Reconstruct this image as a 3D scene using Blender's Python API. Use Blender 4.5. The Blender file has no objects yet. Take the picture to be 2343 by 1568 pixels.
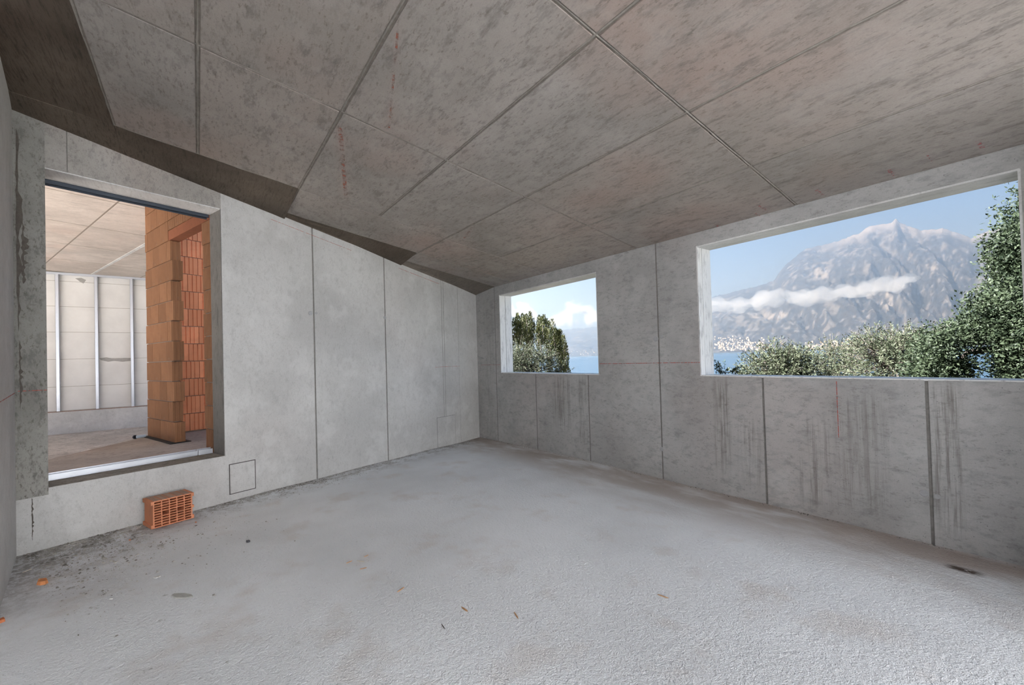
import bpy, bmesh, math, random
import numpy as np
from mathutils import Matrix, Vector
R_ = random.Random(7)
RNG = np.random.default_rng(11)
S = bpy.context.scene
COL = S.collection

# ------------------------------------------------------------------ camera
# Frame: X runs along the window wall, Y points out to the lake, camera over (0,0).
IMG_W, IMG_H = 2343, 1568
CX, CY, FPX = IMG_W/2, 804.333, 976.397
PITCH, ROLL, YAW = math.radians(.85707), math.radians(-1.61412), math.radians(126.3236)
H = 1.27
def _rot():
    cp, sp, cr, sr = math.cos(PITCH), math.sin(PITCH), math.cos(ROLL), math.sin(ROLL)
    base = np.array([[1,0,0],[0,0,1],[0,-1,0]], float)
    rx = np.array([[1,0,0],[0,cp,sp],[0,-sp,cp]])
    rz = np.array([[cr,sr,0],[-sr,cr,0],[0,0,1]])
    return rz @ rx @ base
_xd = np.array([-math.cos(YAW), -math.sin(YAW), 0]); _yd = np.array([-_xd[1], _xd[0], 0])
FR = np.array([_xd, _yd, [0,0,1.]])
M3 = FR @ _rot().T
CAM = np.array([0, 0, H])
def ray(px, py): return M3 @ np.array([(px-CX)/FPX, -(py-CY)/FPX, -1.])
def on_z(px, py, z=0.):
    d = ray(px, py); return CAM + d*((z-H)/d[2])
def on_y(px, py, y):
    d = ray(px, py); return CAM + d*(y/d[1])
def on_x(px, py, x):
    d = ray(px, py); return CAM + d*(x/d[0])
def at(px, py, dist):
    d = ray(px, py); return CAM + d*(dist/math.hypot(d[0], d[1]))

cd = bpy.data.cameras.new('camera'); cam = bpy.data.objects.new('camera', cd); COL.objects.link(cam)
cd.sensor_width = 36; cd.lens = FPX/IMG_W*36; cd.shift_y = (CY-IMG_H/2)/IMG_W
cd.clip_start = .02; cd.clip_end = 60000
m4 = Matrix.Identity(4)
for i in range(3):
    for j in range(3): m4[i][j] = M3[i][j]
m4.translation = Vector(CAM)
cam.matrix_world = m4
S.camera = cam

# ------------------------------------------------------------------ world, sun, exposure
SKY_STRENGTH = .46
SUN_STRENGTH = 34.5
w = bpy.data.worlds.new('sky'); S.world = w; w.use_nodes = True
nt = w.node_tree; nt.nodes.clear()
tc = nt.nodes.new('ShaderNodeTexCoord'); sp = nt.nodes.new('ShaderNodeSeparateXYZ')
nt.links.new(tc.outputs['Generated'], sp.inputs[0])
cr = nt.nodes.new('ShaderNodeValToRGB'); nt.links.new(sp.outputs['Z'], cr.inputs[0])
e = cr.color_ramp.elements
e[0].position = 0.0; e[0].color = (.42,.64,.93,1)
e[1].position = 1.0; e[1].color = (.18,.36,.74,1)
for p, c in ((.10,(.34,.58,.94,1)), (.26,(.215,.455,.87,1))):
    q = e.new(p); q.color = c
bg = nt.nodes.new('ShaderNodeBackground'); bg.inputs[1].default_value = SKY_STRENGTH
nt.links.new(cr.outputs[0], bg.inputs[0])
ow = nt.nodes.new('ShaderNodeOutputWorld'); nt.links.new(bg.outputs[0], ow.inputs[0])

sd = bpy.data.lights.new('sun', 'SUN'); sun = bpy.data.objects.new('sun', sd); COL.objects.link(sun)
sd.energy = SUN_STRENGTH; sd.angle = math.radians(.6); sd.color = (1,.97,.935)
SUN_EL = math.radians(40)
to_sun = Vector((-.62*math.cos(SUN_EL), -.785*math.cos(SUN_EL), math.sin(SUN_EL)))
sun.rotation_euler = to_sun.to_track_quat('Z', 'Y').to_euler()
sun.location = (6, -12, 20)
vs = S.view_settings
vs.view_transform = 'Standard'; vs.look = 'None'; vs.gamma = 1; vs.exposure = .50; vs.use_curve_mapping = False
S.cycles.use_denoising = True
S.cycles.max_bounces = 8; S.cycles.diffuse_bounces = 6; S.cycles.transparent_max_bounces = 6; S.cycles.volume_bounces = 2; S.cycles.use_adaptive_sampling = True; S.cycles.adaptive_threshold = .04
S.cycles.caustics_reflective = False; S.cycles.caustics_refractive = False

# ------------------------------------------------------------------ node helper
class G:
    def __init__(s, name):
        s.m = bpy.data.materials.new(name); s.m.use_nodes = True
        s.t = s.m.node_tree; s.t.nodes.clear()
        s.o = s.t.nodes.new('ShaderNodeOutputMaterial')
        s.oc = s.t.nodes.new('ShaderNodeTexCoord').outputs['Object']
    def n(s, ty, props=None, **inp):
        nd = s.t.nodes.new('ShaderNode'+ty)
        for k, v in (props or {}).items(): setattr(nd, k, v)
        for k, v in inp.items():
            key = int(k[1:]) if k[0] == 'i' and k[1:].isdigit() else k.replace('_', ' ')
            s.put(nd.inputs[key], v)
        return nd
    def put(s, sock, v):
        if hasattr(v, 'links') or isinstance(v, bpy.types.NodeSocket): s.t.links.new(v, sock)
        elif isinstance(v, (tuple, list)):
            sock.default_value = tuple(v)+(1,) if (len(v) == 3 and sock.type == 'RGBA') else v
        else: sock.default_value = v
    def math(s, op, a, b=0., clamp=False):
        return s.n('Math', {'operation': op, 'use_clamp': clamp}, i0=a, i1=b).outputs[0]
    def scaled(s, v, loc=(0,0,0), rot=(0,0,0), co=None):
        return s.n('Mapping', i0=co or s.oc, i1=loc, i2=rot, i3=v).outputs[0]
    def noise(s, sc=1., det=4., rough=.55, co=None, dist=0.):
        return s.n('TexNoise', Vector=co or s.oc, Scale=sc, Detail=det, Roughness=rough, Distortion=dist).outputs['Fac']
    def ramp(s, f, a, b, lo=0., hi=1.):
        return s.n('MapRange', {'interpolation_type': 'SMOOTHSTEP'}, i0=f, i1=a, i2=b, i3=lo, i4=hi).outputs[0]
    def mix(s, f, a, b, mode='MIX'):
        nd = s.t.nodes.new('ShaderNodeMix'); nd.data_type = 'RGBA'; nd.blend_type = mode
        s.put(nd.inputs[0], f); s.put(nd.inputs[6], a); s.put(nd.inputs[7], b)
        return nd.outputs[2]
    def xyz(s):
        return s.n('SeparateXYZ', i0=s.oc).outputs
    def bump(s, h, strength=.3, dist=.01):
        return s.n('Bump', Height=h, Strength=strength, Distance=dist).outputs[0]
    def out(s, col, rough=.85, spec=.3, metal=0., nor=None, alpha=None):
        b = s.n('BsdfPrincipled', Base_Color=col, Roughness=rough, Metallic=metal)
        b.inputs['Specular IOR Level'].default_value = spec
        if nor is not None: s.put(b.inputs['Normal'], nor)
        if alpha is not None: s.put(b.inputs['Alpha'], alpha)
        s.t.links.new(b.outputs[0], s.o.inputs[0])
        return s.m

def mul(c, k): return tuple(x*k for x in c)

def concrete(name, base, stretch=(1,1,1), rot=(0,0,0), smudge=.35, warm=.0, pores=.5, stains=(), lo=.80, hi=1.16):
    g = G(name)
    n1 = g.noise(1.1, 4, .6)
    rd = g.n('ObjectInfo').outputs['Random']
    c = g.mix(g.ramp(n1, .3, .72), mul(base, lo), mul(base, hi))
    c = g.mix(g.math('MULTIPLY', rd, warm*.55), c, (base[0]*1.16, base[1]*1.0, base[2]*.90))
    if warm:
        nw = g.noise(.8, 2, .5, g.scaled((1,1,1), (3,7,1)))
        c = g.mix(g.math('MULTIPLY', g.ramp(nw, .5, .75), warm), c, (base[0]*1.12, base[1]*.86, base[2]*.78))
    st = g.scaled(stretch, rot=rot)
    n2 = g.noise(7.0, 4, .72, st)
    c = g.mix(g.math('MULTIPLY', g.ramp(n2, .53, .70), smudge), c, mul(base, .38))
    n2b = g.noise(26, 4, .72, st)
    c = g.mix(g.math('MULTIPLY', g.ramp(n2b, .54, .68), smudge), c, (base[0]*.36, base[1]*.33, base[2]*.29))
    vz = g.n('TexVoronoi', {'feature': 'F1'}, Vector=g.oc, Scale=34., Randomness=1.)
    n3 = g.noise(60, 2, .6)
    pm = g.math('MULTIPLY', g.ramp(vz.outputs['Distance'], .13, .05), g.ramp(g.noise(2.5, 1, .7), .40, .55))
    c = g.mix(g.math('MULTIPLY', pm, pores), c, mul(base, .22))
    c = g.mix(g.math('MULTIPLY', g.ramp(n3, .66, .74), pores*.6), c, mul(base, .3))
    n5 = g.noise(9, 3, .85, st)
    c = g.mix(g.math('MULTIPLY', g.ramp(n5, .50, .66), smudge*.8), c, mul(base, .5))
    n6 = g.noise(3.0, 3, .75, g.scaled((1,1,1), (5,3,8)))
    c = g.mix(g.math('MULTIPLY', g.ramp(n6, .50, .68), .30), c, mul(base, 1.35))
    n4 = g.noise(140, 1, .6)
    c = g.mix(.14, c, g.mix(n4, mul(base, .3), mul(base, 1.8)))
    if stains:
        X, Y, Z = g.xyz()
        sn = g.noise(1, 4, .75, g.scaled((46, 46, 1.6)))
        for (axis, p0, hw, z0, z1, amt) in stains:
            ax = X if axis == 'x' else Y
            d = g.math('ABSOLUTE', g.math('SUBTRACT', ax, p0))
            mk = g.ramp(d, hw, hw*.25)
            mk = g.math('MULTIPLY', mk, g.math('MULTIPLY', g.ramp(Z, z0-.08, z0+.15), g.ramp(Z, z1+.05, z1-.12)))
            mk = g.math('MULTIPLY', mk, g.ramp(sn, .42, .68, .0, 1))
            c = g.mix(g.math('MULTIPLY', mk, amt*.85), c, (base[0]*.34, base[1]*.30, base[2]*.26))
    hgt = g.noise(34, 2, .8)
    return g.out(c, .88, .25, nor=g.bump(hgt, .25, .006))

def plain(name, col, rough=.8, metal=0., var=.15, sc=12, bump=0., spec=.3):
    g = G(name)
    c = g.mix(g.noise(sc, 6, .6), mul(col, 1-var), mul(col, 1+var))
    return g.out(c, rough, spec, metal, nor=g.bump(g.noise(sc*4, 4), bump, .004) if bump else None)

MAT = {}
MAT['ceil'] = concrete('ceiling_concrete', (.338,.311,.289), (.7,1.9,1.9), (0,0,.12), .6, .7, .55)
MAT['joint'] = plain('joint_laitance', (.215,.19,.165), .95, var=.45, sc=30, bump=.6)
MAT['wallA'] = concrete('doorway_wall_concrete', (.55,.548,.538), (2.2,2.2,1.3), (0,0,0), .22, .10, .55, lo=.86, hi=1.12)
MAT['wallB'] = concrete('window_wall_concrete', (.44,.44,.435), (.8,.8,1.7), (0,0,0), .42, .2, .8,
    stains=(('x',-1.98,.10,.15,1.05,.9), ('x',-1.75,.14,.1,.7,.55), ('x',-1.28,.16,.05,.75,.7), ('x',-1.0,.22,.1,.95,.55), ('x',-.56,.10,.1,1.05,.9),
            ('x',-4.05,.26,.3,1.03,.75), ('x',-3.72,.12,.2,1.03,.8), ('x',-5.75,.2,.1,2.1,.35)))
MAT['lintel'] = concrete('lintel_shade_concrete', (.37,.355,.335), (2.2,2.2,1.3), (0,0,0), .5, .3, .6)  # wall concrete above the doorway, darkened to paint in shade
MAT['infill'] = concrete('dark_infill_boards', (.10,.08,.062), (.5,7,7), (0,0,.3), .7, .35, .3, lo=.6, hi=1.7)
MAT['infill2'] = concrete('grey_infill_boards', (.20,.175,.15), (.6,5,5), (0,0,.3), .7, .35, .3)
MAT['rough'] = concrete('rough_pier_concrete', (.30,.295,.275), (2,2,1), (0,0,0), .85, .2, .9, lo=.7, hi=1.3)
MAT['jamb'] = concrete('dark_jamb_concrete', (.20,.195,.185), (2,2,.6), (0,0,0), .5, .1, .5)
MAT['seam'] = plain('seam_grey', (.23,.22,.205), .95, var=.4, sc=40, bump=.5)
MAT['brick'] = None

def floor_mat():
    g = G('screed_floor')
    base = (.82,.84,.865)
    c = g.mix(g.ramp(g.noise(.9, 3, .6), .3, .7), mul(base, .92), mul(base, 1.06))
    c = g.mix(g.math('MULTIPLY', g.ramp(g.noise(2.2, 3, .6, g.scaled((1,1,1), (4,2,0))), .52, .72), .35), c, (.60,.52,.46))
    X, Y, Z = g.xyz()
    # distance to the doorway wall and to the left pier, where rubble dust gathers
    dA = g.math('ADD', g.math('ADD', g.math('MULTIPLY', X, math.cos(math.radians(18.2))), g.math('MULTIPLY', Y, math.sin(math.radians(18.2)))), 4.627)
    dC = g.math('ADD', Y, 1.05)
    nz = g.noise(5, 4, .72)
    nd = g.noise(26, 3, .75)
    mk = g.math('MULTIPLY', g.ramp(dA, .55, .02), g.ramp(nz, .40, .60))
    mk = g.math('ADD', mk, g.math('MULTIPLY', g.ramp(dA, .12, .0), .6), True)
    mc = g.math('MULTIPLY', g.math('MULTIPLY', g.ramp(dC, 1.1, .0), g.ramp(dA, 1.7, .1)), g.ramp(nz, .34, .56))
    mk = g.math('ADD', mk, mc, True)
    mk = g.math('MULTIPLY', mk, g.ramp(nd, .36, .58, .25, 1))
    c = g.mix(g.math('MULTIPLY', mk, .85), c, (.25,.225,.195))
    # small grey scuffs further out
    sc = g.math('MULTIPLY', g.ramp(g.noise(7, 4, .7, g.scaled((1,1,1), (9,1,3))), .64, .70), g.ramp(dC, 2.0, .3))
    c = g.mix(g.math('MULTIPLY', sc, .75), c, (.27,.265,.25))
    # brown stain beside the window wall, deepened to paint in the shade there
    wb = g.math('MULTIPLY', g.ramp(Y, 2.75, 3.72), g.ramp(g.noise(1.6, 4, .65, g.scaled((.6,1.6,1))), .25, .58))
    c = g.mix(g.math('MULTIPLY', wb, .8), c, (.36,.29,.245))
    bl = g.math('MULTIPLY', g.ramp(g.math('ABSOLUTE', g.math('SUBTRACT', Y, 3.47)), .05, .01), g.ramp(g.math('ABSOLUTE', g.math('SUBTRACT', X, -.47)), .10, .03))
    c = g.mix(g.math('MULTIPLY', bl, g.ramp(nd, .3, .5)), c, (.09,.065,.05))
    c = g.mix(g.math('MULTIPLY', g.ramp(g.noise(75, 1, .6), .72, .78), .4), c, (.25,.23,.21))
    hgt = g.math('ADD', g.math('MULTIPLY', g.noise(38, 3, .85), 1.3), 0.)
    return g.out(c, .82, .3, nor=g.bump(hgt, .8, .010))
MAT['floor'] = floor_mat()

# ------------------------------------------------------------------ mesh helpers
def tag(o, label=None, cat=None, group=None, kind=None):
    if label: o['label'] = label
    if cat: o['category'] = cat
    if group: o['group'] = group
    if kind: o['kind'] = kind
    return o
def link(name, me, parent=None, mat=None):
    o = bpy.data.objects.new(name, me); COL.objects.link(o)
    if parent is not None: o.parent = parent
    if mat is not None and me is not None and not me.materials: me.materials.append(mat)
    return o
class MB:
    def __init__(s): s.v = []; s.f = []
    def add(s, vs, fs):
        k = len(s.v); s.v += [tuple(map(float, p)) for p in vs]; s.f += [tuple(k+i for i in f) for f in fs]; return s
    def prism(s, bottom, top):
        n = len(bottom)
        fs = [tuple(range(n-1, -1, -1)), tuple(range(n, 2*n))]
        fs += [(i, (i+1) % n, n+(i+1) % n, n+i) for i in range(n)]
        return s.add(list(bottom)+list(top), fs)
    def box(s, o, du, dv, dw):
        o, du, dv, dw = map(np.array, (o, du, dv, dw))
        b = [o, o+du, o+du+dv, o+dv]; return s.prism(b, [p+dw for p in b])
    def aabb(s, a, b):
        return s.box(a, (b[0]-a[0],0,0), (0,b[1]-a[1],0), (0,0,b[2]-a[2]))
    def tube(s, pts, rad, n=6):
        pts = [np.array(p, float) for p in pts]; k = len(s.v); rings = []
        for i, p in enumerate(pts):
            t = pts[min(i+1, len(pts)-1)]-pts[max(i-1, 0)]; t = t/(np.linalg.norm(t)+1e-9)
            a = np.cross(t, (0,0,1) if abs(t[2]) < .9 else (1,0,0)); a /= np.linalg.norm(a); b = np.cross(t, a)
            r = rad[i] if isinstance(rad, (list, tuple)) else rad
            rings.append([p+r*(math.cos(2*math.pi*j/n)*a+math.sin(2*math.pi*j/n)*b) for j in range(n)])
        vs = [q for r in rings for q in r]; fs = []
        for i in range(len(pts)-1):
            for j in range(n): fs.append((i*n+j, i*n+(j+1) % n, (i+1)*n+(j+1) % n, (i+1)*n+j))
        fs.append(tuple(range(n-1, -1, -1))); fs.append(tuple((len(pts)-1)*n+j for j in range(n)))
        return s.add(vs, fs)
    def mesh(s, name, smooth=False, fix=True):
        me = bpy.data.meshes.new(name); me.from_pydata(s.v, [], s.f)
        if fix:
            bm = bmesh.new(); bm.from_mesh(me); bmesh.ops.recalc_face_normals(bm, faces=bm.faces); bm.to_mesh(me); bm.free()
        if smooth: me.polygons.foreach_set('use_smooth', [True]*len(me.polygons))
        me.update(); return me
    def obj(s, name, mat, parent=None, smooth=False, fix=True):
        return link(name, s.mesh(name, smooth, fix), parent, mat)

# ------------------------------------------------------------------ the room's planes
YB = 3.77
ANG = math.radians(18.2)
DA = np.array([-math.sin(ANG), math.cos(ANG), 0]); NA = np.array([-DA[1], DA[0], 0]); EA = -DA
CO = np.array([-6.11, YB, 0]); OA = NA @ CO
ZB, KC = 2.392, .1665
UP = np.array([0, 0, 1.])
def zc(y): return ZB+KC*(YB-y)
def PA(s, off=0., z=0.): return CO+EA*s+NA*off+UP*z
def on_a(px, py, off=0.):
    d = ray(px, py); return CAM+d*((OA+off)/(d @ NA))
def zA(s): return zc((CO+EA*s)[1])

# floor: grid with gentle unevenness, sagging a little to the corner
def make_floor():
    mb = MB()
    xs = np.concatenate([np.arange(-6.4, .6, .12), np.arange(.6, 6.6, .8)]); ys = np.concatenate([np.arange(-1.7, 3.9, .12)])
    nx, ny = len(xs), len(ys)
    for y in ys:
        for x in xs:
            d = -(NA @ np.array([x, y, 0])-OA)
            z = -.028*max(0, 1-d/1.6)-.02*math.exp(-((x+6)**2+(y-3.7)**2)/.8)
            z += .004*math.sin(3.1*x+1.7*y)+.003*math.sin(5.3*y-2.2*x)
            mb.v.append((x, y, z if d > -.3 else z))
    for j in range(ny-1):
        for i in range(nx-1):
            x, y = xs[i], ys[j]
            if NA @ np.array([x+.12, y+.06, 0])-OA > .2: continue
            a = j*nx+i; mb.f.append((a, a+1, a+nx+1, a+nx))
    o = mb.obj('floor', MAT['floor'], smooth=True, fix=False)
    tag(o, 'pale gritty screed floor, dusty along the concrete walls', 'floor', kind='structure')
make_floor()

# ------------------------------------------------------------------ ceiling with formwork panels
ceil = link('ceiling', None); ceil.empty_display_size = .2
tag(ceil, 'sloping raw concrete ceiling marked by a grid of formwork panels', 'ceiling', kind='structure')
def cpt(x, y, dz=0.): return (x, y, zc(y)+dz)
XA_ = lambda y, off=0.: (CO+EA*((YB-y)/math.cos(ANG)))[0]-off
XR = 1.95                      # roof slab cut short out of view so sun enters behind the camera
_sl = [(XA_(4.0,.2),4.0), (XR,4.0), (XR,-1.9), (XA_(-1.9,.2),-1.9)]
MB().prism([cpt(x,y,.0055) for x,y in _sl], [cpt(x,y,.26) for x,y in _sl]).obj('slab', MAT['joint'], ceil)
XS = [-4.31, -2.833, -1.333, .167, XR]
YS = [-.485, .02, .77, 1.52, 2.27, 3.02, YB+.01]
gp = .013
def cpanel(x0, x1, y0, y1):
    a, b, c, d = x0+gp, x1-gp, y0+gp, y1-gp
    r = R_.uniform(-.0015, .0015)
    q = [(a,c),(b,c),(b,d),(a,d)]
    MB().prism([cpt(x, y, r) for x, y in q], [cpt(x, y, .02) for x, y in q]).obj('ceiling_panel', MAT['ceil'], ceil)
for i in range(len(XS)-1):
    for j in range(len(YS)-1): cpanel(XS[i], XS[i+1], YS[j], YS[j+1])
cpanel(-5.07, -4.31, .77, 2.27); cpanel(-5.07, -4.31, 2.27, YB+.01); cpanel(-5.53, -5.07, 2.27, YB+.01)
# raised laitance fins along the joints
def fin(a, b, wdt=.016):
    a = np.array(cpt(*a, .005)); b = np.array(cpt(*b, .005)); t = (b-a)/np.linalg.norm(b-a)
    n = np.cross(t, UP); n /= np.linalg.norm(n)
    mb = MB(); k = max(3, int(np.linalg.norm(b-a)/.10)); prev = None
    vs, fs = [], []
    for i in range(k+1):
        p = a+(b-a)*i/k; ww = wdt*(.35+.5*R_.random()); off = R_.uniform(-.003, .003); hh = .003+.003*R_.random()
        vs += [p+n*(off-ww/2), p+n*off-UP*hh, p+n*(off+ww/2)]
        if i:
            q = 3*i; fs += [(q-3, q-2, q+1, q), (q-2, q-1, q+2, q+1)]
    mb.add(vs, fs).obj('joint_fin', MAT['fin'], ceil)
MAT['fin'] = plain('fin_laitance', (.30,.275,.245), .95, var=.4, sc=30, bump=.5)
for y in YS[1:-1]:
    fin((-4.31 if y not in (2.27, .77) else (-5.53 if y == 2.27 else -5.07), y), (1.94, y))
for x in XS[:4]: fin((x, YS[0]), (x, YB))
fin((-5.07, .77), (-5.07, YB)); fin((-5.53, 2.27), (-5.53, YB)); fin((-4.31,-.485), (1.94,-.485))
# dark infill boards between the panels and the skewed walls
def XA(y, off=0.): 
    s = (YB-y)/math.cos(ANG); return PA(s)[0]-off
def infill(pts, mat):
    bot = [cpt(x, y, dz) for x, y, dz in pts]
    MB().prism(bot, [(p[0], p[1], p[2]+.03) for p in bot]).obj('infill_board', mat, ceil)
LW = -.058
infill([(-4.31,.77,.004), (-4.31,-.485,.004), (XA(-.485,.04),-.485,LW), (XA(.77,.04),.77,LW)], MAT['infill'])
infill([(-4.31,-.487,.004), (-4.31,-1.3,-.02), (XA(-1.3,.04),-1.3,LW), (XA(-.487,.04),-.487,LW)], MAT['infill'])
infill([(1.94,-.487,.004), (1.94,-1.75,-.02), (-4.31,-1.75,-.02), (-4.31,-.487,.004)], MAT['infill'])
infill([(-5.07,2.27,.004), (-5.07,.773,.004), (XA(.773,.04),.773,LW), (XA(2.27,.04),2.27,LW)], MAT['infill'])
infill([(-5.53,3.80,.004), (-5.53,2.273,.004), (XA(2.273,.04),2.273,LW), (XA(3.80,.04),3.80,LW)], MAT['infill2'])

# ------------------------------------------------------------------ walls
TB = .22
wallB = link('wall_right', None)
tag(wallB, 'raw concrete wall with two unglazed window openings to the lake', 'wall', kind='structure')
W1 = (-5.43, -3.42, 1.04, 2.25); W2 = (-2.175, -.213, 1.05, 2.266)
ZT = zc(YB)+.01
core = MB()
for x0, x1, z0, z1 in ((-6.3,W1[0],-.3,ZT+.2), (W1[0],W1[1],-.3,W1[2]), (W1[0],W1[1],W1[3],ZT+.2), (W1[1],W2[0],-.3,ZT+.2),
                       (W2[0],W2[1],-.3,W2[2]), (W2[0],W2[1],W2[3],ZT+.2), (W2[1],6.45,-.3,ZT+.2)):
    core.aabb((x0, YB+.004, z0), (x1, YB+TB, z1))
core.obj('wall_core', MAT['seam'], wallB)
def bpanel(rects):
    mb = MB()
    for x0, x1, z0, z1 in rects: mb.aabb((x0, YB, z0), (x1, YB+.0075, z1))
    mb.obj('wall_panel', MAT['wallB'], wallB)
sg = .009
bpanel([(-6.15,-5.56-sg,-.1,ZT)])
bpanel([(-5.56+sg,W1[0],-.1,W1[2]), (-5.56+sg,W1[0],W1[2],ZT), (W1[0],-4.59-sg,-.1,W1[2])])
bpanel([(W1[0],W1[1],W1[3],ZT)])
bpanel([(-4.59+sg,-3.60-sg,-.1,W1[2])])
bpanel([(-3.60+sg,W1[1],-.1,W1[2]), (W1[1],-2.61-sg,-.1,ZT)])
bpanel([(-2.61+sg,W2[0],-.1,ZT), (W2[0],-1.63-sg,-.1,W2[2])])
bpanel([(W2[0],W2[1],W2[3],ZT)])
bpanel([(-1.63+sg,-.64-sg,-.1,W2[2])])
bpanel([(-.64+sg,W2[1],-.1,W2[2]), (W2[1],.36,-.1,ZT)])
bpanel([(.37,4.4,-.1,ZT)]); bpanel([(4.41,6.45,-.1,ZT)])
# shadow gap dirt under the slab, chalk line, tie plugs
MAT['chalk'] = (lambda g: g.out((.50,.12,.09), .9, alpha=g.ramp(g.noise(60,4,.7), .38, .55, .15, .95)))(G('red_chalk'))
MAT['pink'] = (lambda g: g.out((.62,.16,.17), .9, alpha=g.ramp(g.noise(34,5,.75), .48, .60, 0, .85)))(G('pink_marker'))
MAT['smearred'] = (lambda g: g.out((.50,.17,.11), .9, alpha=g.ramp(g.noise(24,6,.75), .42, .66, 0, .75)))(G('rust_red_chalk'))
def strip(name, a, b, n, wd, mat, parent, lift=.0012):
    a, b, n = map(np.array, (a, b, n)); t = (b-a)/np.linalg.norm(b-a); u = np.cross(n, t)*wd/2
    a = a+n*lift; b = b+n*lift
    MB().add([a-u, b-u, b+u, a+u], [(0,1,2,3)]).obj(name, mat, parent, fix=False)
nB = np.array([0,-1.,0])
strip('chalk_line', (-3.41,YB,1.172), (-2.175,YB,1.177), nB, .006, MAT['chalk'], wallB)
strip('chalk_line', (-6.0,YB,1.165), (-5.44,YB,1.168), nB, .004, MAT['chalk'], wallB)
strip('chalk_line', (-1.12,YB,1.03), (-1.12,YB,.62), nB, .005, MAT['chalk'], wallB)
MAT['plug'] = plain('tie_plug_grey', (.40,.40,.41), .8, var=.2, sc=60)
def plug(c, n, r, parent):
    c, n = np.array(c, float), np.array(n, float)
    MB().tube([c-n*.004, c+n*.003, c+n*.0045], [r, r, r*.75], 12).obj('tie_plug', MAT['plug'], parent)
plug((-2.64,YB,1.423), nB, .028, wallB); plug((-2.57,YB,1.44), nB, .018, wallB)
plug((-2.615,YB,.302), nB, .022, wallB); plug((-.672,YB,.318), nB, .022, wallB); plug((-.612,YB,.312), nB, .016, wallB)
nC = np.array([0,-KC,-1.]); nC /= np.linalg.norm(nC)
for px, py in ((1604,538),(1640,516),(1730,490),(1745,475),(1875,440),(2040,395),(2130,360),(2243,330)):
    d = ray(px, py); t = (ZB+KC*YB-H)/(d[2]+KC*d[1]); q = CAM+d*t
    strip('marker_dash', q+np.array([-.004,-.05,KC*.05]), q+np.array([.004,.05,-KC*.05]), nC, .02, MAT['pink'], ceil, .002)
def onc(px, py):
    d = ray(px, py); return CAM+d*((ZB+KC*YB-H)/(d[2]+KC*d[1]))
strip('chalk_line', onc(912,50), onc(890,296), nC, .012, MAT['smearred'], ceil, .002)
strip('chalk_line', onc(778,290), onc(792,455), nC, .03, MAT['smearred'], ceil, .002)
strip('chalk_line', onc(1080,520), onc(1062,545), nC, .02, MAT['smearred'], ceil, .002)

MAT['plaster'] = plain('white_plaster', (.80,.82,.85), .9, var=.05, sc=4)
o = MB().aabb((.50,3.05,-.1), (.70,YB+.01,zc(3.05)+.1)).obj('light_block_stub', MAT['wallA'])  # added out of view to block rear light from the window wall
tag(o, 'unseen cross wall added to keep rear light off the window wall', 'wall', kind='structure')
# window linings
MAT['white'] = (lambda g: g.out(g.mix(g.math('MULTIPLY', g.ramp(g.noise(9,7,.75,g.scaled((3,3,.6))), .50,.66), .65), (.86,.86,.85), (.42,.42,.42)), .8, nor=g.bump(g.noise(60,5),.3,.004)))(G('white_reveal_board'))
MAT['gap'] = plain('dark_gap', (.03,.03,.03), .9)
MAT['soffit'] = concrete('pale_reveal_concrete', (.72,.72,.71), (.5,3,3), (0,0,0), .3, 0, .5)
def window(n, Wd, label):
    x0, x1, z0, z1 = Wd
    o = link('window_%d' % n, None); tag(o, label, 'window', kind='structure')
    y0, y1 = YB+.002, YB+TB+.006
    MB().aabb((x0-.004,y0,z0-.003), (x1,y1,z0+.008)).obj('sill', MAT['white'], o)
    MB().aabb((x0,y0+.002,z1-.012), (x1,y1,z1+.002)).obj('head', MAT['soffit'], o)
    ym = YB+.105 if n == 1 else YB+.075
    for ya, yc_ in ((y0, ym-.004), (ym+.004, y1)):
        mb = MB(); k = 14; vs = []; fs = []
        for i in range(k+1):
            z = z0+(z1-z0)*i/k; e_ = R_.uniform(0, .010); 
            vs += [(x0-.002,ya,z), (x0+.012+R_.uniform(-.002,.002),ya-e_*.6*(ya == y0),z), (x0+.012,yc_,z), (x0-.002,yc_,z)]
            if i:
                b = 4*i
                for j in range(4): fs.append((b-4+j, b-4+(j+1) % 4, b+(j+1) % 4, b+j))
        fs += [(3,2,1,0), tuple(4*k+j for j in range(4))]
        mb.add(vs, fs).obj('jamb_board', MAT['white'], o)
    MB().aabb((x0-.002,ym-.004,z0), (x0+.005,ym+.004,z1)).obj('jamb_gap', MAT['gap'], o)
    MB().aabb((x1-.012,y0,z0), (x1+.002,y1,z1)).obj('jamb', MAT['soffit'], o)
    return o
window(1, W1, 'small unglazed window opening with white boarded reveal, beside the room corner')
window(2, W2, 'wide unglazed window opening with white reveal, facing the mountain')

# doorway wall
DS0, DS1, DZ0, DZ1 = 3.765, 4.917, .41, 2.785
SEND = 5.078
wallA = link('wall_left', None)
tag(wallA, 'pale concrete wall with a raised doorway into the next room', 'wall', kind='structure')
TA = .25
def apoly(pts, off0, off1, name, mat, parent):
    MB().prism([PA(s, off0, z) for s, z in pts], [PA(s, off1, z) for s, z in pts]).obj(name, mat, parent)
core = MB()
for pts in ([(-.3,-.3),(DS0,-.3),(DS0,zA(DS0)+.2),(-.3,zA(-.3)+.2)], [(DS0,-.3),(DS1,-.3),(DS1,DZ0-.002),(DS0,DZ0-.002)],
            [(DS0,DZ1),(DS1,DZ1),(DS1,zA(DS1)+.5),(DS0,zA(DS0)+.5)], [(DS1,-.3),(5.6,-.3),(5.6,zA(5.6)+.2),(DS1,zA(DS1)+.2)]):
    core.prism([PA(s, .004, z) for s, z in pts], [PA(s, TA, z) for s, z in pts])
core.obj('wall_core', MAT['seam'], wallA)
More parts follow.
